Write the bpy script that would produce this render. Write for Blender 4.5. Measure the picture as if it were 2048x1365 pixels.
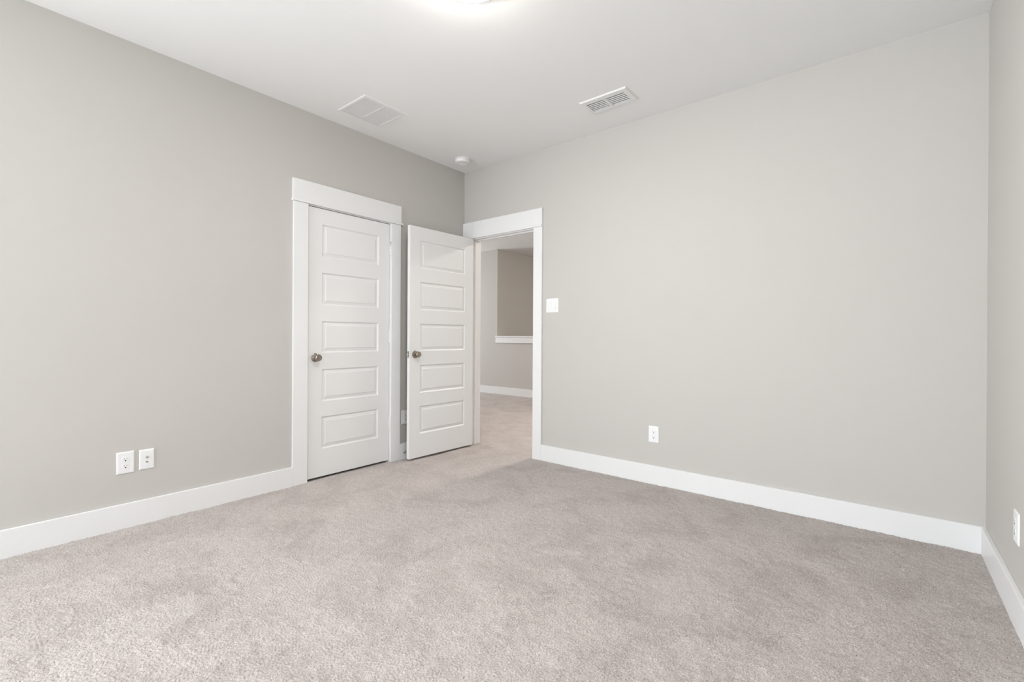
import bpy, bmesh, math, random
import numpy as np
from mathutils import Matrix, Vector
for o in list(bpy.data.objects): bpy.data.objects.remove(o)
sc = bpy.context.scene
C = sc.collection
PI = math.pi
W = 3.7236          # room width (x), left wall x=0, back wall y=0
FY = -6.9          # wall behind the camera, set far back to even out the light
H = 2.743           # 9 ft ceiling

# ------------------------------------------------------------------ camera
cam = bpy.data.cameras.new('camera'); camo = bpy.data.objects.new('camera', cam); C.objects.link(camo)
yaw, pitch, roll = math.radians(38.972), math.radians(-.0947), math.radians(.324)
F = Vector((-math.sin(yaw)*math.cos(pitch), math.cos(yaw)*math.cos(pitch), math.sin(pitch)))
r0 = Vector((math.cos(yaw), math.sin(yaw), 0)); u0 = r0.cross(F)
Rr = r0*math.cos(roll)+u0*math.sin(roll); Uu = -r0*math.sin(roll)+u0*math.cos(roll)
m = Matrix((Rr, Uu, -F)).transposed().to_4x4(); m.translation = (3.3174, -3.3205, 1.0885)
camo.matrix_world = m
cam.sensor_width = 36; cam.lens = 919.35/2048*36; cam.shift_y = -7.48/2048
cam.clip_start = .02
sc.camera = camo

# ------------------------------------------------------------------ world, daylight, exposure
w = bpy.data.worlds.new('world'); sc.world = w; w.use_nodes = True
bg = w.node_tree.nodes['Background']; bg.inputs[0].default_value = (.80, .90, 1, 1); bg.inputs[1].default_value = 1.5
sc.view_settings.view_transform = 'Standard'; sc.view_settings.look = 'None'
sc.view_settings.gamma = 1; sc.view_settings.use_curve_mapping = False
sc.view_settings.exposure = 0.56

def area(name, loc, direction, sx, sy, power, col, spread=180):
    l = bpy.data.lights.new(name, 'AREA'); l.shape = 'RECTANGLE'; l.size = sx; l.size_y = sy
    l.energy = power; l.color = col; l.spread = math.radians(spread)
    o = bpy.data.objects.new(name, l); C.objects.link(o); o.location = loc
    o.rotation_euler = Vector(direction).to_track_quat('-Z', 'Y').to_euler()
    return o
area('window_daylight', (1.05, FY-.2, 1.4), (0, 1, .30), 1.6, 1.8, 54, (.90, .96, 1))
area('side_fill_daylight', (-.2, -5.75, 1.4), (1, .20, .40), 1.6, 1.8, 235, (.90, .96, 1))  # daylight of an unseen side window, placed to brighten the right side
area('hall_window_daylight', (-5.75, 1.7, 1.6), (1, 0, 0), 1.6, 1.5, 85, (.96, .98, 1))

# ------------------------------------------------------------------ helpers
def material(name, col, rough=.5, metal=0., bump=None, spec=.5):
    """bump = (scale, strength, distance)"""
    m = bpy.data.materials.new(name); m.use_nodes = True; nt = m.node_tree; b = nt.nodes['Principled BSDF']
    b.inputs['Base Color'].default_value = (*col, 1); b.inputs['Roughness'].default_value = rough
    b.inputs['Metallic'].default_value = metal; b.inputs['Specular IOR Level'].default_value = spec
    tc = nt.nodes.new('ShaderNodeTexCoord')
    nz = nt.nodes.new('ShaderNodeTexNoise'); nt.links.new(tc.outputs['Object'], nz.inputs['Vector'])
    nz.inputs['Scale'].default_value = bump[0] if bump else 40; nz.inputs['Detail'].default_value = 4
    bp = nt.nodes.new('ShaderNodeBump'); bp.inputs['Strength'].default_value = bump[1] if bump else .05
    bp.inputs['Distance'].default_value = bump[2] if bump else .0004
    nt.links.new(nz.outputs[0], bp.inputs['Height']); nt.links.new(bp.outputs[0], b.inputs['Normal'])
    return m
M_wall = material('painted_wall', (.570, .550, .523), .75, bump=(260, .30, .0006), spec=.25)
M_ceil = material('ceiling_paint', (.88, .88, .875), .9, bump=(90, .22, .0010), spec=.1)
M_trim = material('trim_paint', (.83, .83, .835), .38, bump=(30, .05, .0005), spec=.4)
M_door = material('door_paint', (.82, .82, .82), .42, bump=(150, .08, .0004), spec=.4)
M_plast = material('white_plastic', (.86, .86, .87), .3)
M_vent = material('vent_enamel', (.83, .83, .825), .4)
M_dark = material('hole_shade', (.012, .011, .010), .7)  # near-black plates paint the shade inside holes and the latch recess
M_slot = material('slot_shade', (.22, .22, .22), .6)  # grey plates paint the shade inside slots and the jack opening
M_supply_gap = material('supply_gap_shade', (.22, .22, .218), .7)  # flat grey sheet stands in for the shaded hollow behind the supply louvres
M_return_gap = material('return_gap_shade', (.42, .42, .42), .8)  # lighter sheet paints the faint shade lines between the return louvres
M_bronze = material('satin_bronze', (.36, .31, .265), .19, 1.0)
M_steel = material('brushed_steel', (.50, .48, .46), .3, 1.0)
M_rubber = material('stop_rubber', (.62, .62, .60), .6)

def carpet_material():
    m = bpy.data.materials.new('carpet'); m.use_nodes = True; nt = m.node_tree; b = nt.nodes['Principled BSDF']
    N = nt.nodes.new; L = nt.links.new
    tc = N('ShaderNodeTexCoord')
    big = N('ShaderNodeTexNoise'); big.inputs['Scale'].default_value = 3.6; big.inputs['Detail'].default_value = 7
    big.inputs['Roughness'].default_value = .62; big.inputs['Distortion'].default_value = .7
    L(tc.outputs['Object'], big.inputs['Vector'])
    r1 = N('ShaderNodeValToRGB'); e = r1.color_ramp.elements
    e[0].position = .34; e[0].color = (.475, .426, .404, 1); e[1].position = .56; e[1].color = (.565, .515, .491, 1)  # broad blotches paint the sheen of leaning pile into the colour
    L(big.outputs[0], r1.inputs[0])
    fine = N('ShaderNodeTexNoise'); fine.inputs['Scale'].default_value = 260; fine.inputs['Detail'].default_value = 3
    L(tc.outputs['Object'], fine.inputs['Vector'])
    r2 = N('ShaderNodeValToRGB'); e = r2.color_ramp.elements
    e[0].position = .30; e[0].color = (.70, .69, .68, 1); e[1].position = .66; e[1].color = (1.12, 1.12, 1.12, 1)
    L(fine.outputs[0], r2.inputs[0])
    pit_shade = N('ShaderNodeTexNoise'); pit_shade.inputs['Scale'].default_value = 210; pit_shade.inputs['Detail'].default_value = 2
    L(tc.outputs['Object'], pit_shade.inputs['Vector'])
    r3 = N('ShaderNodeValToRGB'); e = r3.color_ramp.elements
    e[0].position = .28; e[0].color = (.55, .53, .51, 1); e[1].position = .42; e[1].color = (1, 1, 1, 1)  # dark specks paint the shade of pits between tufts into the colour
    L(pit_shade.outputs[0], r3.inputs[0])
    mx0 = N('ShaderNodeMix'); mx0.data_type = 'RGBA'; mx0.blend_type = 'MULTIPLY'; mx0.inputs[0].default_value = 1
    L(r1.outputs[0], mx0.inputs[6]); L(r3.outputs[0], mx0.inputs[7])
    mx = N('ShaderNodeMix'); mx.data_type = 'RGBA'; mx.blend_type = 'MULTIPLY'; mx.inputs[0].default_value = 1
    L(mx0.outputs[2], mx.inputs[6]); L(r2.outputs[0], mx.inputs[7]); L(mx.outputs[2], b.inputs['Base Color'])
    b.inputs['Roughness'].default_value = 1; b.inputs['Specular IOR Level'].default_value = .05
    b.inputs['Sheen Weight'].default_value = .15
    bp = N('ShaderNodeBump'); bp.inputs['Strength'].default_value = .5; bp.inputs['Distance'].default_value = .003
    L(fine.outputs[0], bp.inputs['Height']); L(bp.outputs[0], b.inputs['Normal'])
    return m
M_carpet = carpet_material()

def box(bm, x0, x1, y0, y1, z0, z1, bev=0., mat=None):
    t = bmesh.new()
    bmesh.ops.create_cube(t, size=1)
    for v in t.verts:
        v.co = Vector(((x0+x1)/2+v.co.x*(x1-x0), (y0+y1)/2+v.co.y*(y1-y0), (z0+z1)/2+v.co.z*(z1-z0)))
    if bev: bmesh.ops.bevel(t, geom=t.edges[:], offset=bev, segments=2, affect='EDGES', profile=.5)
    merge(bm, t, mat)
def merge(bm, t, mat=None):
    if mat is not None: bmesh.ops.transform(t, matrix=mat, verts=t.verts[:])
    me = bpy.data.meshes.new('t'); t.to_mesh(me); t.free(); bm.from_mesh(me); bpy.data.meshes.remove(me)
def lathe(bm, prof, mat=None, n=48):
    """revolve (r, h) profile round +Z"""
    t = bmesh.new(); rings = []
    for r, h in prof:
        if r < 1e-6: rings.append([t.verts.new((0, 0, h))])
        else: rings.append([t.verts.new((r*math.cos(2*PI*i/n), r*math.sin(2*PI*i/n), h)) for i in range(n)])
    for a, b in zip(rings, rings[1:]):
        for i in range(n):
            j = (i+1) % n
            if len(a) == 1 and len(b) == 1: continue
            if len(a) == 1: t.faces.new((a[0], b[j], b[i]))
            elif len(b) == 1: t.faces.new((a[i], a[j], b[0]))
            else: t.faces.new((a[i], a[j], b[j], b[i]))
    bmesh.ops.recalc_face_normals(t, faces=t.faces[:])
    merge(bm, t, mat)
def tube(bm, pts, r, n=12, mat=None):
    t = bmesh.new(); rings = []
    pts = [Vector(p) for p in pts]
    for k, p in enumerate(pts):
        d = (pts[min(k+1, len(pts)-1)]-pts[max(k-1, 0)]).normalized()
        a = d.orthogonal().normalized() if k == 0 else (a-d*a.dot(d)).normalized()
        b = d.cross(a)
        rings.append([t.verts.new(p+a*r*math.cos(2*PI*i/n)+b*r*math.sin(2*PI*i/n)) for i in range(n)])
    for a_, b_ in zip(rings, rings[1:]):
        for i in range(n): t.faces.new((a_[i], a_[(i+1) % n], b_[(i+1) % n], b_[i]))
    t.faces.new(rings[0][::-1]); t.faces.new(rings[-1])
    merge(bm, t, mat)
def obj(name, bm, mat, parent=None, smooth=False, loc=None):
    me = bpy.data.meshes.new(name); bm.to_mesh(me); bm.free()
    if mat: me.materials.append(mat)
    if smooth:
        for p in me.polygons: p.use_smooth = True
        try: me.set_sharp_from_angle(angle=math.radians(35))
        except Exception: pass
    o = bpy.data.objects.new(name, me); C.objects.link(o)
    if parent: o.parent = parent
    if loc: o.location = loc
    return o
def B(): return bmesh.new()
def boxes(name, lst, mat, parent=None, bev=0.):
    bm = B()
    for b in lst: box(bm, *b, bev=bev)
    return obj(name, bm, mat, parent)
def tag(o, label=None, cat=None, group=None, kind=None):
    if label: o['label'] = label
    if cat: o['category'] = cat
    if group: o['group'] = group
    if kind: o['kind'] = kind
    return o
def struct(name, lst, mat, label, cat, bev=0.):
    return tag(boxes(name, lst, mat, bev=bev), label, cat, kind='structure')
def empty(name, loc=(0, 0, 0), rz=0., rot=None):
    o = bpy.data.objects.new(name, None); C.objects.link(o); o.location = loc
    o.rotation_euler = rot if rot else (0, 0, rz); o.empty_display_size = .05
    return o

# ------------------------------------------------------------------ shell
WX0, WX1, WZ0, WZ1 = .30, 1.80, .62, 2.38
T = .12
HX0, HY1 = -5.5, 3.28      # hall extents
SX = -2.385                # stairwell side wall plane
JL = (-1.625, -.902)       # closet door clear opening (y)
JB = (.110, .877)          # hall doorway clear opening (x)
JZ = 2.054                 # head jamb underside
J = .018
struct('wall_left', [(-T, 0, FY-T, -6.5, -.02, H), (-T, 0, -5.0, JL[0]-J, -.02, H), (-T, 0, -6.5, -5.0, -.02, WZ0), (-T, 0, -6.5, -5.0, WZ1, H), (-T, 0, JL[1]+J, 0, -.02, H), (-T, 0, JL[0]-J, JL[1]+J, JZ+J, H)],
       M_wall, 'long plain grey painted wall with the closed closet door in it', 'wall')
struct('wall_back', [(HX0-T, JB[0]-J, 0, T, -.02, H), (JB[1]+J, W+T, 0, T, -.02, H), (JB[0]-J, JB[1]+J, 0, T, JZ+J, H)],
       M_wall, 'plain grey painted wall with the open doorway to the hall', 'wall')
struct('wall_right', [(W, W+T, FY-T, 0, -.02, H)], M_wall, 'grey painted wall at the right edge of the photo', 'wall')
struct('wall_front', [(0, WX0, FY-T, FY, -.02, H), (WX1, W, FY-T, FY, -.02, H), (WX0, WX1, FY-T, FY, -.02, WZ0), (WX0, WX1, FY-T, FY, WZ1, H)],
       M_wall, 'grey painted wall with the window, behind the viewer', 'wall')
struct('ceiling', [(HX0-T, W+T, FY-T, 8, H, H+.1)], M_ceil, 'flat white lightly textured ceiling', 'ceiling')
# closet behind the closed door
struct('wall_closet', [(-.80, -.75, -2.3, -.2, -.02, H), (-.75, -T, -2.3, -2.25, -.02, H), (-.75, -T, -.25, -.2, -.02, H)],
       M_wall, 'unlit closet walls behind the closed door', 'wall')
# hall
struct('wall_hall_far', [(HX0, SX, HY1, HY1+T, -.02, H), (SX, 3.0, HY1, HY1+T, -.02, 1.074)], M_wall,
       'grey hall wall with a low half wall in front of the stairwell', 'wall')
struct('wall_stairwell', [(SX-T, SX, HY1+T, 8, -2.6, H), (SX, 3.0, 7.9, 8, -2.6, H), (3.0, 3.1, HY1, 8, -2.6, H), (SX-T, 3.1, HY1, 8, -2.7, -2.6),
        (SX, 3.0, HY1, HY1+T, -2.6, -.02)],
       M_wall, 'darker grey stairwell wall beyond the half wall in the hall', 'wall')
struct('wall_hall_end', [(3.0, 3.1, T, HY1, -.02, H)], M_wall, 'grey end wall of the hall, hidden by the back wall', 'wall')
struct('wall_hall_window', [(HX0-T, HX0, T, .9, -.02, H), (HX0-T, HX0, 2.5, HY1+T, -.02, H), (HX0-T, HX0, .9, 2.5, -.02, .8), (HX0-T, HX0, .9, 2.5, 2.35, H)],
       M_wall, 'far left hall wall with a window, hidden by the back wall', 'wall')

# ------------------------------------------------------------------ carpet (real pile relief)
def field(nx, ny, d, lo, hi, seed, aniso=None):
    rng = np.random.default_rng(seed)
    f = np.fft.rfft2(rng.standard_normal((ny, nx)))
    ky = np.fft.fftfreq(ny, d)[:, None]; kx = np.fft.rfftfreq(nx, d)[None, :]
    k = np.sqrt(kx*kx+ky*ky)+1e-9; lam = 1/k
    g = np.exp(-((np.log(lam)-np.log((lo*hi)**.5))/(.5*np.log(hi/lo)))**2)
    h = np.fft.irfft2(f*g, s=(ny, nx)); return h/h.std()
def carpet_grid(x0, x1, y0, y1, d, amp, seed):
    nx = int(round((x1-x0)/d))+1; ny = int(round((y1-y0)/d))+1
    tuft = field(nx, ny, d, .007, .016, seed)
    ridg = np.abs(field(nx, ny, d, .010, .022, seed+1))
    clump = field(nx, ny, d, .04, .10, seed+2)
    broad = field(nx, ny, d, .18, .6, seed+3)
    h = amp*(.55*np.clip(tuft, -2, 2)+.5*np.clip(ridg, 0, 1.6)-.4)+.0006*clump+.0008*np.clip(broad, -2, 2)
    X, Y = np.meshgrid(np.linspace(x0, x1, nx), np.linspace(y0, y1, ny))
    co = np.stack([X.ravel(), Y.ravel(), h.ravel()], 1)
    i = np.arange(nx*ny).reshape(ny, nx)
    q = np.stack([i[:-1, :-1].ravel(), i[:-1, 1:].ravel(), i[1:, 1:].ravel(), i[1:, :-1].ravel()], 1)
    return co, q
parts = [carpet_grid(0, W, FY, .06, .004, .0032, 5), carpet_grid(-4.2, 1.6, .052, HY1, .009, .0022, 11)]
for (a, b, c_, d_) in ((HX0, -4.2, .06, HY1), (1.6, 3.0, .06, HY1)):
    parts.append((np.array([(a, c_, 0), (b, c_, 0), (b, d_, 0), (a, d_, 0)], float), np.array([(0, 1, 2, 3)])))
for (a, b, c_, d_, z_) in ((-.75, .012, -2.25, -.25, -.003), (HX0, W, FY, HY1, -.012)):
    parts.append((np.array([(a, c_, z_), (b, c_, z_), (b, d_, z_), (a, d_, z_)], float), np.array([(0, 1, 2, 3)])))
cos, qs, off = [], [], 0
for co, q in parts: cos.append(co); qs.append(q+off); off += len(co)
co = np.concatenate(cos).astype(np.float32); q = np.concatenate(qs).astype(np.int32)
me = bpy.data.meshes.new('floor'); me.vertices.add(len(co)); me.vertices.foreach_set('co', co.ravel())
me.loops.add(q.size); me.loops.foreach_set('vertex_index', q.ravel())
me.polygons.add(len(q)); me.polygons.foreach_set('loop_start', np.arange(0, q.size, 4, dtype=np.int32))
me.polygons.foreach_set('use_smooth', np.ones(len(q), dtype=bool)) if hasattr(me.polygons[0], 'use_smooth') else None
me.update(calc_edges=True); me.materials.append(M_carpet)
fl = bpy.data.objects.new('floor', me); C.objects.link(fl)
tag(fl, 'light greige cut pile carpet over the whole floor', 'floor', kind='structure')

# ------------------------------------------------------------------ baseboards
BH, BT = .137, .018
bl = (-1.741, -.798)       # closet casing outer edges
br = .977                  # doorway casing outer edge
struct('baseboard_left', [(0, BT, FY, bl[0], -.004, BH), (0, BT, bl[1], -BT, -.004, BH)], M_trim,
       'tall white baseboard along the wall with the closet door', 'baseboard', bev=.0022)
struct('baseboard_back', [(br, W, -BT, 0, -.004, BH)], M_trim, 'tall white baseboard right of the open doorway', 'baseboard', bev=.0022)
struct('baseboard_right', [(W-BT, W, FY, -BT, -.004, BH)], M_trim, 'tall white baseboard along the right edge of the photo', 'baseboard', bev=.0022)
struct('baseboard_front', [(BT, W-BT, FY, FY+BT, -.004, BH)], M_trim, 'tall white baseboard behind the viewer', 'baseboard', bev=.0022)
struct('baseboard_hall', [(HX0, 3.0, HY1-BT, HY1, -.004, BH)], M_trim, 'white baseboard under the half wall in the hall', 'baseboard', bev=.0022)

# ------------------------------------------------------------------ half-wall cap in the hall
cp = struct('trim_3', [(SX-.03, 3.0, HY1-.035, HY1+T+.03, 1.074, 1.097)], M_trim, 'white cap ledge on the half wall in the hall', 'ledge', bev=.003)
boxes('apron', [(SX-.025, 3.0, HY1-.02, HY1, .968, 1.074)], M_trim, cp, bev=.002)

# ------------------------------------------------------------------ window behind the viewer
def window(name, x0, x1, z0, z1, y, th, label, mat4=None):
    fr = .05
    bm = B()
    for b in [(x0, x0+fr, y-.09, y-.03, z0, z1), (x1-fr, x1, y-.09, y-.03, z0, z1), (x0+fr, x1-fr, y-.09, y-.03, z0, z0+fr),
              (x0+fr, x1-fr, y-.09, y-.03, z1-fr, z1), ((x0+x1)/2-.03, (x0+x1)/2+.03, y-.09, y-.03, z0+fr, z1-fr),
              (x0+fr, x1-fr, y-.085, y-.035, (z0+z1)/2-.02, (z0+z1)/2+.02)]: box(bm, *b)
    if mat4: bmesh.ops.transform(bm, matrix=mat4, verts=bm.verts[:])
    o = obj(name, bm, M_trim); tag(o, label, 'window', kind='structure')
    g = bpy.data.materials.get('window_glass')
    if not g:
        g = bpy.data.materials.new('window_glass'); g.use_nodes = True; nt = g.node_tree; nt.nodes.clear()
        out = nt.nodes.new('ShaderNodeOutputMaterial'); mix = nt.nodes.new('ShaderNodeMixShader')
        tr = nt.nodes.new('ShaderNodeBsdfTransparent'); gl = nt.nodes.new('ShaderNodeBsdfGlossy'); gl.inputs['Roughness'].default_value = .02
        mix.inputs[0].default_value = .06
        nt.links.new(tr.outputs[0], mix.inputs[1]); nt.links.new(gl.outputs[0], mix.inputs[2]); nt.links.new(mix.outputs[0], out.inputs[0])
    bm = B(); box(bm, x0+fr, x1-fr, y-.066, y-.060, z0+fr, z1-fr)
    if mat4: bmesh.ops.transform(bm, matrix=mat4, verts=bm.verts[:])
    obj('pane', bm, g, o)
    bm = B(); box(bm, x0-.03, x1+.03, y-.005, y+.03, z0-.025, z0, bev=.003)
    if mat4: bmesh.ops.transform(bm, matrix=mat4, verts=bm.verts[:])
    obj('window_sill', bm, M_trim, o)
window('window_1', WX0, WX1, WZ0, WZ1, FY, T, 'white framed double window behind the viewer')
m5 = Matrix.Translation((0, -5.0, 0)) @ Matrix.Rotation(-PI/2, 4, 'Z')
window('added_window_3', 0, 1.5, WZ0, WZ1, 0, T, 'unseen white framed window added on the left wall to even the light', m5)  # added out of view, far back so its light spreads evenly
# hall window: built along x then turned to face +x
m4 = Matrix.Translation((HX0, 2.5, 0)) @ Matrix.Rotation(-PI/2, 4, 'Z')
window('window_2', 0, 1.6, .8, 2.35, 0, T, 'white framed window at the far end of the hall', m4)

# ------------------------------------------------------------------ door frames (built in a local frame: u along wall, v out of the wall into the room, z up)
def frame(name, origin, rot, u0, u1, ucas0, ucas1, head, strip, label):
    """u0,u1 clear opening; ucas0,ucas1 outer casing edges"""
    r = empty(name, origin, rot); tag(r, label, 'door frame', kind='structure')
    # jamb lining with stops
    bm = B()
    for b in [(u0-J, u0, -T, 0, -.004, JZ+J), (u1, u1+J, -T, 0, -.004, JZ+J), (u0, u1, -T, 0, JZ, JZ+J)]: box(bm, *b, bev=.001)
    obj('jamb', bm, M_trim, r)
    st = .011
    boxes('door_stop_strip', [(u0, u0+st, -.078, -.041, 0, JZ), (u1-st, u1, -.078, -.041, 0, JZ), (u0+st, u1-st, -.078, -.041, JZ-st, JZ)], M_trim, r, bev=.0015)
    rev = .007
    for a, b in ((ucas0, u0-rev), (u1+rev, ucas1)):
        boxes('side_casing', [(a, b, 0, .018, -.004, 2.060)], M_trim, r, bev=.0018)
    boxes('fillet_strip', [(strip[0], strip[1], 0, .027, 2.0605, 2.0785)], M_trim, r, bev=.0022)
    boxes('head_casing', [(head[0], head[1], 0, .019, 2.079, 2.225)], M_trim, r, bev=.0018)
    return r
# left wall: u = y, v = +x  -> local x axis = world y ; local y axis = world x needs a mirror, so use u=-y
# rotation -90deg: local x -> world -y, local y -> world +x
tr1 = frame('trim_1', (0, 0, 0), -PI/2, -JL[1], -JL[0], -bl[1], -bl[0], (.793, 1.746), (.779, 1.752), 'white craftsman frame round the closed closet door')
# back wall: local x -> world -x (rotation 180), local y -> world -y
tr2 = frame('trim_2', (0, 0, 0), PI, -JB[1], -JB[0], -br, -.006, (-.977, -.0005), (-.9765, -.0005), 'white craftsman frame round the open hall doorway')
# hall side casing of the doorway
boxes('hall_casing', [(-.985, -JB[1]-.005, -T-.018, -T, 0, 2.06), (-JB[0]+.005, -.006, -T-.018, -T, 0, 2.06), (-.985, -.006, -T-.018, -T, 2.06, 2.2)], M_trim, tr2, bev=.0018)

# ------------------------------------------------------------------ five panel door slab
PZ = [(1.685, 1.931), (1.320, 1.566), (.957, 1.197), (.587, .832), (.226, .470)]
def slab_mesh(wd, z0, z1, th, stile):
    """x 0..wd, face +y at y=0, back at y=-th"""
    bm = B()
    prof = [(0, 0), (.0025, -.0035), (.009, -.0085), (.012, -.0090), (.033, -.0045), (.0345, -.0022), (.037, -.0018)]
    def quad(pts): bm.faces.new([bm.verts.new(p) for p in pts])
    xa, xb = stile, wd-stile
    for side in (0, 1):
        def P(x, d, z):
            return (x, d, z) if side == 0 else (x, -th-d, z)
        def rect(x0, x1, za, zb): quad([P(x0, 0, za), P(x1, 0, za), P(x1, 0, zb), P(x0, 0, zb)])
        rect(0, xa, z0, z1); rect(xb, wd, z0, z1)
        edges = [z0]+[v for p in sorted(PZ) for v in p]+[z1]
        for i in range(0, len(edges), 2): rect(xa, xb, edges[i], edges[i+1])
        for (za, zb) in PZ:
            loops = []
            for o_, d in prof:
                loops.append([P(xa+o_, d, za+o_), P(xb-o_, d, za+o_), P(xb-o_, d, zb-o_), P(xa+o_, d, zb-o_)])
            for a, b in zip(loops, loops[1:]):
                for i in range(4): quad([a[i], a[(i+1) % 4], b[(i+1) % 4], b[i]])
            quad(loops[-1])
    for pts in ([(0, 0, z0), (0, 0, z1), (0, -th, z1), (0, -th, z0)], [(wd, 0, z0), (wd, -th, z0), (wd, -th, z1), (wd, 0, z1)],
                [(0, 0, z1), (wd, 0, z1), (wd, -th, z1), (0, -th, z1)], [(0, 0, z0), (0, -th, z0), (wd, -th, z0), (wd, 0, z0)]): quad(pts)
    bmesh.ops.remove_doubles(bm, verts=bm.verts[:], dist=1e-5)
    bmesh.ops.recalc_face_normals(bm, faces=bm.faces[:])
    ed = [e for e in bm.edges if all(abs(v.co.x) < 1e-6 or abs(v.co.x-wd) < 1e-6 for v in e.verts) and abs(e.verts[0].co.x-e.verts[1].co.x) < 1e-6
          and abs(e.verts[0].co.y-e.verts[1].co.y) < 1e-6]
    bmesh.ops.bevel(bm, geom=ed, offset=.002, segments=2, affect='EDGES')
    return bm
ROSE = [(0, 0), (.0325, 0), (.0330, .002), (.0325, .0045), (.030, .0062), (.020, .0085), (.0135, .012)]
KNOB = [(.0135, .0115), (.0115, .020), (.0115, .026), (.0150, .031), (.0215, .035), (.0252, .041), (.0262, .048), (.0250, .055), (.0215, .0595), (.0205, .0602), (.0190, .0600), (.0150, .0606), (0, .0612)]
def knobset(parent, x, z, yface, out):
    """out=+1: sticks out towards +y local"""
    k = empty('door_knob', (x, yface, z), rot=(-PI/2*out, 0, 0)); k.parent = parent
    bm = B(); lathe(bm, ROSE); obj('rosette', bm, M_bronze, k, True)
    bm = B(); lathe(bm, KNOB); obj('knob', bm, M_bronze, k, True)
    k['label'] = 'round satin bronze knob on its rosette'
def hinge(parent, x, y, z, leaf_dx, stop=False, mat=None):
    bm = B(); hh = .051
    for a, b in ((-hh, -.0205), (-.0200, .0), (.0005, .0205), (.021, hh)):
        lathe(bm, [(0, a), (.0054, a), (.0058, a+.0006), (.0058, b-.0006), (.0054, b), (0, b)], Matrix.Translation((x, y, z)), 20)
    lathe(bm, [(0, hh), (.0042, hh), (.0050, hh+.003), (.003, hh+.006), (0, hh+.0065)], Matrix.Translation((x, y, z)), 16)
    box(bm, min(x, x+leaf_dx), max(x, x+leaf_dx), y-.006, y-.004, z-hh, z+hh)
    o = obj('hinge', bm, mat or M_trim, parent, True)
    if stop:
        bm = B(); pts = [(-.011, .004, hh-.030), (-.011, .007, hh-.012), (-.008, .009, hh+.004), (0, .010, hh+.010), (.007, .010, hh+.004), (.010, .010, hh-.012), (.010, .010, hh-.022)]
        tube(bm, [(x+a, y+b, z+c) for a, b, c in pts], .0024)
        s = obj('hinge_pin_stop', bm, M_steel, o, True); s['label'] = 'small bare steel hinge pin stop'
    return o

# closet door (closed): local x -> world -y, local y -> world +x
y_h = JL[1]-.0025; cw = .718
bm = slab_mesh(cw, .017, 2.049, .035, .108)
d1 = obj('door_1', bm, M_door, smooth=False); d1.location = (-.002, y_h, 0); d1.rotation_euler = (0, 0, -PI/2)
tag(d1, 'closed white five panel closet door with a bronze knob', 'door', kind='structure')
knobset(d1, cw-.057, .922, 0, 1)
for i, z in enumerate((1.836, 1.077, .331)): hinge(d1, -.006, .0075, z, .016, i == 0)

# hall door (open): local x runs from the hinge edge to the free edge, face +y looks to world +x
dw = .764
ang = math.atan2(-.766, -.0225)
bm = slab_mesh(dw, .020, 2.049, .035, .112)
d2 = obj('door_2', bm, M_door); d2.location = (.1572, -.028, 0); d2.rotation_euler = (0, 0, ang)
tag(d2, 'white five panel door standing open beside the hall doorway', 'door', kind='structure')
knobset(d2, dw-.060, .928, 0, 1); knobset(d2, dw-.060, .928, -.035, -1)
bm = B(); box(bm, dw-.001, dw+.0012, -.0300, -.0050, .928-.0285, .928+.0285, bev=.0005)
lp = obj('latch_plate', bm, M_steel, d2); lp['label'] = 'steel latch plate on the door edge'
bm = B(); box(bm, dw+.001, dw+.0016, -.0245, -.0105, .928-.0125, .928+.0125); obj('latch_recess', bm, M_dark, lp)
bm = B(); t = bmesh.new(); vs = [t.verts.new(p) for p in [(dw+.001, -.0235, .919), (dw+.001, -.0135, .919), (dw+.012, -.0215, .919), (dw+.012, -.0235, .919),
        (dw+.001, -.0235, .937), (dw+.001, -.0135, .937), (dw+.012, -.0215, .937), (dw+.012, -.0235, .937)]]
for f in ((0, 1, 2, 3), (7, 6, 5, 4), (0, 4, 5, 1), (1, 5, 6, 2), (2, 6, 7, 3), (3, 7, 4, 0)): t.faces.new([vs[i] for i in f])
bmesh.ops.recalc_face_normals(t, faces=t.faces[:]); merge(bm, t); obj('latch_bolt', bm, M_steel, lp)
for z in (1.836, 1.077, .331): hinge(d2, -.002, -.041, z, .02)

# ------------------------------------------------------------------ wall plates (local: x across, y out of wall, z up, origin at the plate centre on the wall)
def plate_mesh(wd, ht, th=.006):
    bm = B(); t = bmesh.new()
    def ring(i, y): return [t.verts.new(p) for p in ((-wd/2+i, y, -ht/2+i), (wd/2-i, y, -ht/2+i), (wd/2-i, y, ht/2-i), (-wd/2+i, y, ht/2-i))]
    rs = [ring(0, 0), ring(0, th*.35), ring(.0012, th*.7), ring(.005, th*.95), ring(.009, th)]
    for a, b in zip(rs, rs[1:]):
        for i in range(4): t.faces.new((a[i], a[(i+1) % 4], b[(i+1) % 4], b[i]))
    t.faces.new(rs[-1]); t.faces.new(rs[0][::-1])
    bmesh.ops.recalc_face_normals(t, faces=t.faces[:]); merge(bm, t); return bm
Ry = Matrix.Rotation(-PI/2, 4, 'X')      # +Z -> +Y
def screw(parent, x, z, y, mat=None):
    bm = B(); lathe(bm, [(0, 0), (.0036, 0), (.0036, .0006), (.0028, .0013), (0, .0015)], Matrix.Translation((x, y, z)) @ Ry, 20)
    s = obj('screw', bm, mat or M_plast, parent, True)
    bm = B(); box(bm, x-.0026, x+.0026, y+.0013, y+.0017, z-.0004, z+.0004); obj('screw_slot', bm, M_slot, s)
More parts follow.
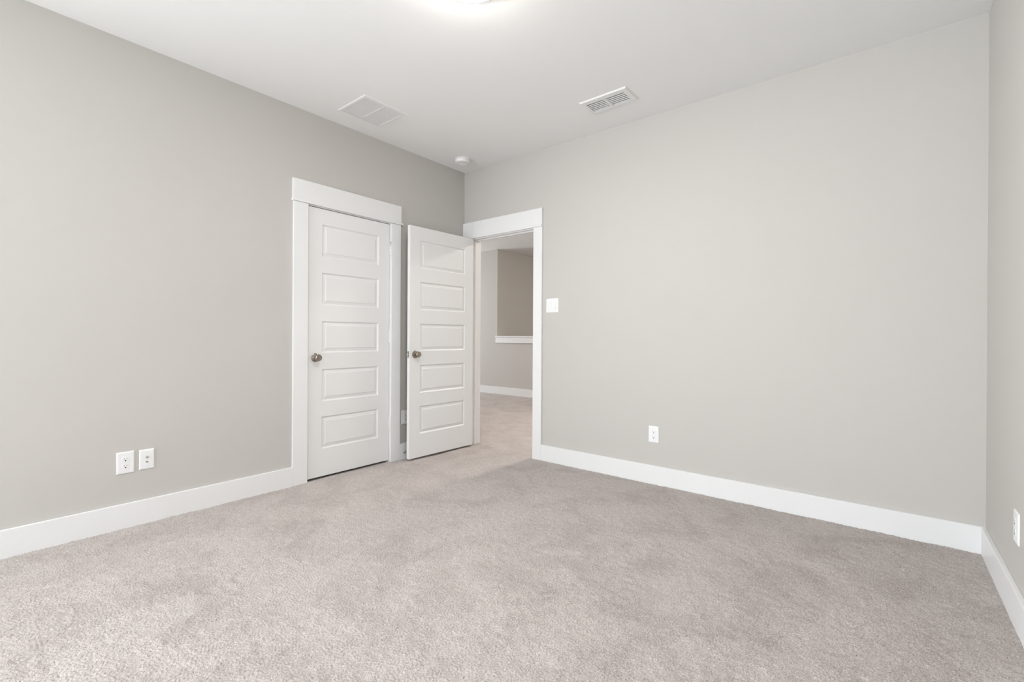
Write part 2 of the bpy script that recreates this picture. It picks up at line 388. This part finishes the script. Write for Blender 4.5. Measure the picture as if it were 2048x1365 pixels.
def outlet(loc, rz, label, wd=.079, ht=.122):
    r = empty('wall_outlet', loc, rz); tag(r, label, 'outlet', 'duplex wall outlets')
    obj('plate', plate_mesh(wd, ht), M_plast, r)
    for s in (1, -1):
        zc = s*.0195
        bm = B(); t = bmesh.new(); n = 40; R_ = .0172
        def ring(R2, y): return [t.verts.new((R2*math.cos(2*PI*i/n), y, zc+max(-.0140, min(.0140, R2*math.sin(2*PI*i/n))))) for i in range(n)]
        rg = [ring(R_, .0055), ring(R_, .0070), ring(R_-.001, .0078)]
        for a, b in zip(rg, rg[1:]):
            for i in range(n): t.faces.new((a[i], a[(i+1) % n], b[(i+1) % n], b[i]))
        t.faces.new(rg[-1]); bmesh.ops.remove_doubles(t, verts=t.verts[:], dist=1e-6); bmesh.ops.recalc_face_normals(t, faces=t.faces[:]); merge(bm, t)
        rc = obj('receptacle', bm, M_plast, r)
        for x, hgt in ((-.0062, .0080), (.0062, .0065)):
            bm = B(); box(bm, x-.0011, x+.0011, .0076, .0080, zc+.0035-hgt/2+.001, zc+.0035+hgt/2+.001); obj('blade_slot', bm, M_slot, rc)
        bm = B(); lathe(bm, [(0, 0), (.0034, 0), (.0034, .0006), (0, .0006)], Matrix.Translation((0, .0077, zc-.0065)) @ Ry, 20)
        obj('ground_hole', bm, M_dark, rc)
    screw(r, 0, 0, .006)
    return r
RL, RB, RR = -PI/2, PI, PI/2      # facing +x, -y, -x
outlet((0, -2.676, .3655), RL, 'white duplex outlet low on the left wall, left of the cable plate')
outlet((0, -.734, .3635), RL, 'white duplex outlet half hidden behind the open door, beside the closet frame')
outlet((1.9925, 0, .3665), RB, 'white duplex outlet low on the back wall right of the doorway')
outlet((W, -.705, .360), RR, 'white duplex outlet on the right hand wall at the photo edge')

cpx = empty('cable_plate', (0, -2.5795, .3665), RL); tag(cpx, 'white cable and data wall plate right of the outlet on the left wall', 'wall plate')
obj('plate', plate_mesh(.070, .114), M_plast, cpx)
bm = B()
lathe(bm, [(0, 0), (.0075, 0), (.0075, .001), (.0058, .0014), (.0056, .004), (.0046, .0042), (.0046, .011), (.0038, .0112), (.0036, .006), (0, .006)], Matrix.Translation((0, .0058, .012)) @ Ry, 6)
cx_ = obj('coaxial_connector', bm, M_steel, cpx); cx_['label'] = 'threaded steel coaxial connector'
bm = B(); box(bm, -.0085, .0085, .0055, .0072, -.027, -.008, bev=.0006); jk = obj('data_jack', bm, M_plast, cpx)
bm = B(); box(bm, -.0060, .0060, .0071, .0076, -.0165, -.0115); box(bm, -.003, .003, .0071, .0076, -.0190, -.0165); obj('jack_opening', bm, M_slot, jk)
screw(cpx, 0, .0415, .006, M_plast); screw(cpx, 0, -.0415, .006, M_plast)

sw = empty('light_switch', (1.081, 0, 1.359), RB); tag(sw, 'white double rocker light switch right of the open doorway', 'light switch')
obj('plate', plate_mesh(.127, .123), M_plast, sw)
for s in (-1, 1):
    xc = s*.023
    boxes('rocker_frame', [(xc-.0170, xc-.0150, .0055, .0068, -.0335, .0335), (xc+.0150, xc+.0170, .0055, .0068, -.0335, .0335),
                           (xc-.0150, xc+.0150, .0055, .0068, -.0335, -.0318), (xc-.0150, xc+.0150, .0055, .0068, .0318, .0335)], M_plast, sw, bev=.0003)
    bm = B(); t = bmesh.new()
    zz = [(-.031, .0060 if s > 0 else .0095), (0, .0072), (.031, .0095 if s > 0 else .0060)]
    a = [t.verts.new((xc-.0142, y, z)) for z, y in zz]; b = [t.verts.new((xc+.0142, y, z)) for z, y in zz]
    a0 = [t.verts.new((xc-.0142, .004, z)) for z, y in zz]; b0 = [t.verts.new((xc+.0142, .004, z)) for z, y in zz]
    for i in range(2):
        t.faces.new((a[i], b[i], b[i+1], a[i+1])); t.faces.new((a0[i], a[i], a[i+1], a0[i+1])); t.faces.new((b0[i], b0[i+1], b[i+1], b[i]))
    t.faces.new((a0[0], b0[0], b[0], a[0])); t.faces.new((a0[2], a[2], b[2], b0[2]))
    bmesh.ops.recalc_face_normals(t, faces=t.faces[:]); merge(bm, t)
    obj('rocker', bm, M_plast, sw)

# ------------------------------------------------------------------ door stop on the baseboard behind the open door
ds = empty('door_stop', (BT, -.752, .060), RL); tag(ds, 'small metal door stop on the baseboard behind the open door', 'door stop')
bm = B(); lathe(bm, [(0, 0), (.0125, 0), (.0125, .002), (.009, .005), (.005, .008), (0, .008)], Ry, 24); obj('base', bm, M_steel, ds, True)
bm = B(); lathe(bm, [(0, .006), (.0036, .006), (.0036, .062), (0, .062)], Ry, 16); obj('rod', bm, M_steel, ds, True)
bm = B(); lathe(bm, [(0, .060), (.0075, .060), (.0085, .063), (.0085, .070), (.006, .0735), (0, .074)], Ry, 24); obj('bumper', bm, M_rubber, ds, True)

# ------------------------------------------------------------------ ceiling grilles
def grille(name, x0, x1, y0, y1, ix0, ix1, iy0, iy1, along, n, label, pitch_deg, gap_mat, th=.006, div=.012, slat=None):
    """frame flat on the ceiling, louvres along 'x' or 'y'"""
    r = empty(name, ((x0+x1)/2, (y0+y1)/2, H)); tag(r, label, 'vent')
    cx_, cy_ = (x0+x1)/2, (y0+y1)/2
    hx, hy = (x1-x0)/2, (y1-y0)/2
    a, b, c_, d = ix0-cx_, ix1-cx_, iy0-cy_, iy1-cy_
    bm = B(); t = bmesh.new()
    def ring(p, z): return [t.verts.new((q_[0], q_[1], z)) for q_ in ((p[0], p[2]), (p[1], p[2]), (p[1], p[3]), (p[0], p[3]))]
    rs = [ring((-hx, hx, -hy, hy), 0), ring((-hx, hx, -hy, hy), -.0015), ring((-hx+.006, hx-.006, -hy+.006, hy-.006), -th), ring((a, b, c_, d), -th), ring((a, b, c_, d), -.0004)]
    for p, q_ in zip(rs, rs[1:]):
        for i in range(4): t.faces.new((p[i], p[(i+1) % 4], q_[(i+1) % 4], q_[i]))
    bmesh.ops.recalc_face_normals(t, faces=t.faces[:]); merge(bm, t)
    obj('frame', bm, M_vent, r)
    boxes('backing', [(a, b, c_, d, -.0012, -.0002)], gap_mat, r)
    if along == 'x': boxes('divider', [((a+b)/2-div/2, (a+b)/2+div/2, c_, d, -th-.0002, -.001)], M_vent, r)
    else: boxes('divider', [(a, b, (c_+d)/2-div/2, (c_+d)/2+div/2, -th-.0002, -.001)], M_vent, r)
    lo, hi = (c_, d) if along == 'x' else (a, b)
    st = (hi-lo)/n; sl = slat or st*.80
    for k in range(n):
        q_ = lo+st*(k+.5)
        for h_ in (0, 1):
            bm = B()
            if along == 'x':
                u0_, u1_ = (a, (a+b)/2-div/2) if h_ == 0 else ((a+b)/2+div/2, b)
                mt = Matrix.Translation((0, q_, -th*.55)) @ Matrix.Rotation(math.radians(pitch_deg), 4, 'X')
                box(bm, u0_, u1_, -sl/2, sl/2, -.0004, .0004, mat=mt)
            else:
                u0_, u1_ = (c_, (c_+d)/2-div/2) if h_ == 0 else ((c_+d)/2+div/2, d)
                mt = Matrix.Translation((q_, 0, -th*.55)) @ Matrix.Rotation(math.radians(pitch_deg), 4, 'Y')
                box(bm, -sl/2, sl/2, u0_, u1_, -.0004, .0004, mat=mt)
            obj('louvre', bm, M_vent, r)
    return r
g1 = grille('return_vent', .204, .546, -1.511, -1.150, .228, .520, -1.487, -1.175, 'y', 20, 'square white return air grille in the ceiling above the closet door', -22, M_return_gap, slat=.0080, div=.006)
for x, y in ((-.155, -.150), (.155, -.150), (-.155, .165), (.155, .165)):
    bm = B(); lathe(bm, [(0, -.0075), (.003, -.0072), (.0038, -.006), (0, -.006)], Matrix.Translation((x, y, 0)), 16); obj('screw', bm, M_vent, g1, True)
g2 = grille('supply_vent', 1.633, 1.987, -.500, -.297, 1.664, 1.950, -.462, -.328, 'x', 6, 'narrow white supply register with louvres in the ceiling near the back wall', -20, M_supply_gap, th=.009, div=.016, slat=.0084)
bm = B(); tube(bm, [(-.158, -.02, -.006), (-.158, -.02, -.014), (-.153, -.02, -.018)], .0018); obj('damper_lever', bm, M_vent, g2, True)

# ------------------------------------------------------------------ smoke detector
sd = empty('smoke_detector', (.245, -.275, H)); tag(sd, 'round white smoke detector on the ceiling by the room corner', 'smoke detector')
bm = B(); lathe(bm, [(0, 0), (.070, 0), (.070, -.006), (.066, -.008), (0, -.008)], None, 64); obj('mount_plate', bm, M_plast, sd, True)
bm = B(); lathe(bm, [(.0, -.007), (.066, -.007), (.0665, -.022), (.065, -.030), (.060, -.036), (.052, -.038), (.036, -.038), (.034, -.036), (.022, -.036), (.020, -.038), (0, -.039)], None, 64)
obj('body', bm, M_plast, sd, True)
bm = B(); lathe(bm, [(.0, -.038), (.008, -.0385), (.008, -.0405), (0, -.041)], Matrix.Translation((.028, .0, 0)), 24); obj('test_button', bm, M_plast, sd, True)

# ------------------------------------------------------------------ flush ceiling lamps
LX, LY, LR = 1.861, -1.836, .160
lm = empty('ceiling_lamp', (LX, LY, H)); tag(lm, 'glowing round flush ceiling lamp cut off by the top photo edge', 'ceiling lamp')
bm = B(); lathe(bm, [(0, 0), (LR*1.02, 0), (LR*1.03, -.010), (LR*1.03, -.033), (LR*1.02, -.035), (LR*1.00, -.034), (LR*.99, -.012), (0, -.012)], None, 64); obj('base', bm, M_trim, lm, True)  # deep opaque lip shaped to keep the glow off the nearby ceiling
Mg = bpy.data.materials.new('lamp_glass'); Mg.use_nodes = True; b_ = Mg.node_tree.nodes['Principled BSDF']
b_.inputs['Base Color'].default_value = (.9, .88, .85, 1); b_.inputs['Emission Color'].default_value = (1, .955, .90, 1); b_.inputs['Emission Strength'].default_value = 58.0
bm = B(); prof = [(LR*math.sin(a), -.030-.045*math.cos(a)) for a in [i*PI/2/14 for i in range(15)]]
lathe(bm, prof[::1], None, 64); obj('lamp_shade', bm, Mg, lm, True)
bm = B(); lathe(bm, [(0, -.074), (.008, -.075), (.010, -.078), (.006, -.082), (0, -.083)], None, 24); obj('finial', bm, M_steel, lm, True)

hl = empty('ceiling_lamp', (.9, 1.75, H)); tag(hl, 'small round flush ceiling lamp in the hall, out of view', 'ceiling lamp')
bm = B(); lathe(bm, [(0, 0), (.12, 0), (.13, -.02), (0, -.02)], None, 48); obj('base', bm, M_trim, hl, True)
Mh = Mg.copy(); Mh.name = 'hall_lamp_glass'; Mh.node_tree.nodes['Principled BSDF'].inputs['Emission Color'].default_value = (1, .91, .82, 1)
Mh.node_tree.nodes['Principled BSDF'].inputs['Emission Strength'].default_value = 195
bm = B(); lathe(bm, [(.125*math.sin(i*PI/24), -.02-.06*math.cos(i*PI/24)) for i in range(13)], None, 48); obj('lamp_shade', bm, Mh, hl, True)

sl_ = empty('ceiling_lamp', (.6, 5.4, H)); tag(sl_, 'added unseen ceiling lamp that brightens the stairwell wall', 'ceiling lamp')  # lamp added out of sight to brighten the stairwell wall
for ch in list(hl.children):
    c = ch.copy(); C.objects.link(c); c.parent = sl_
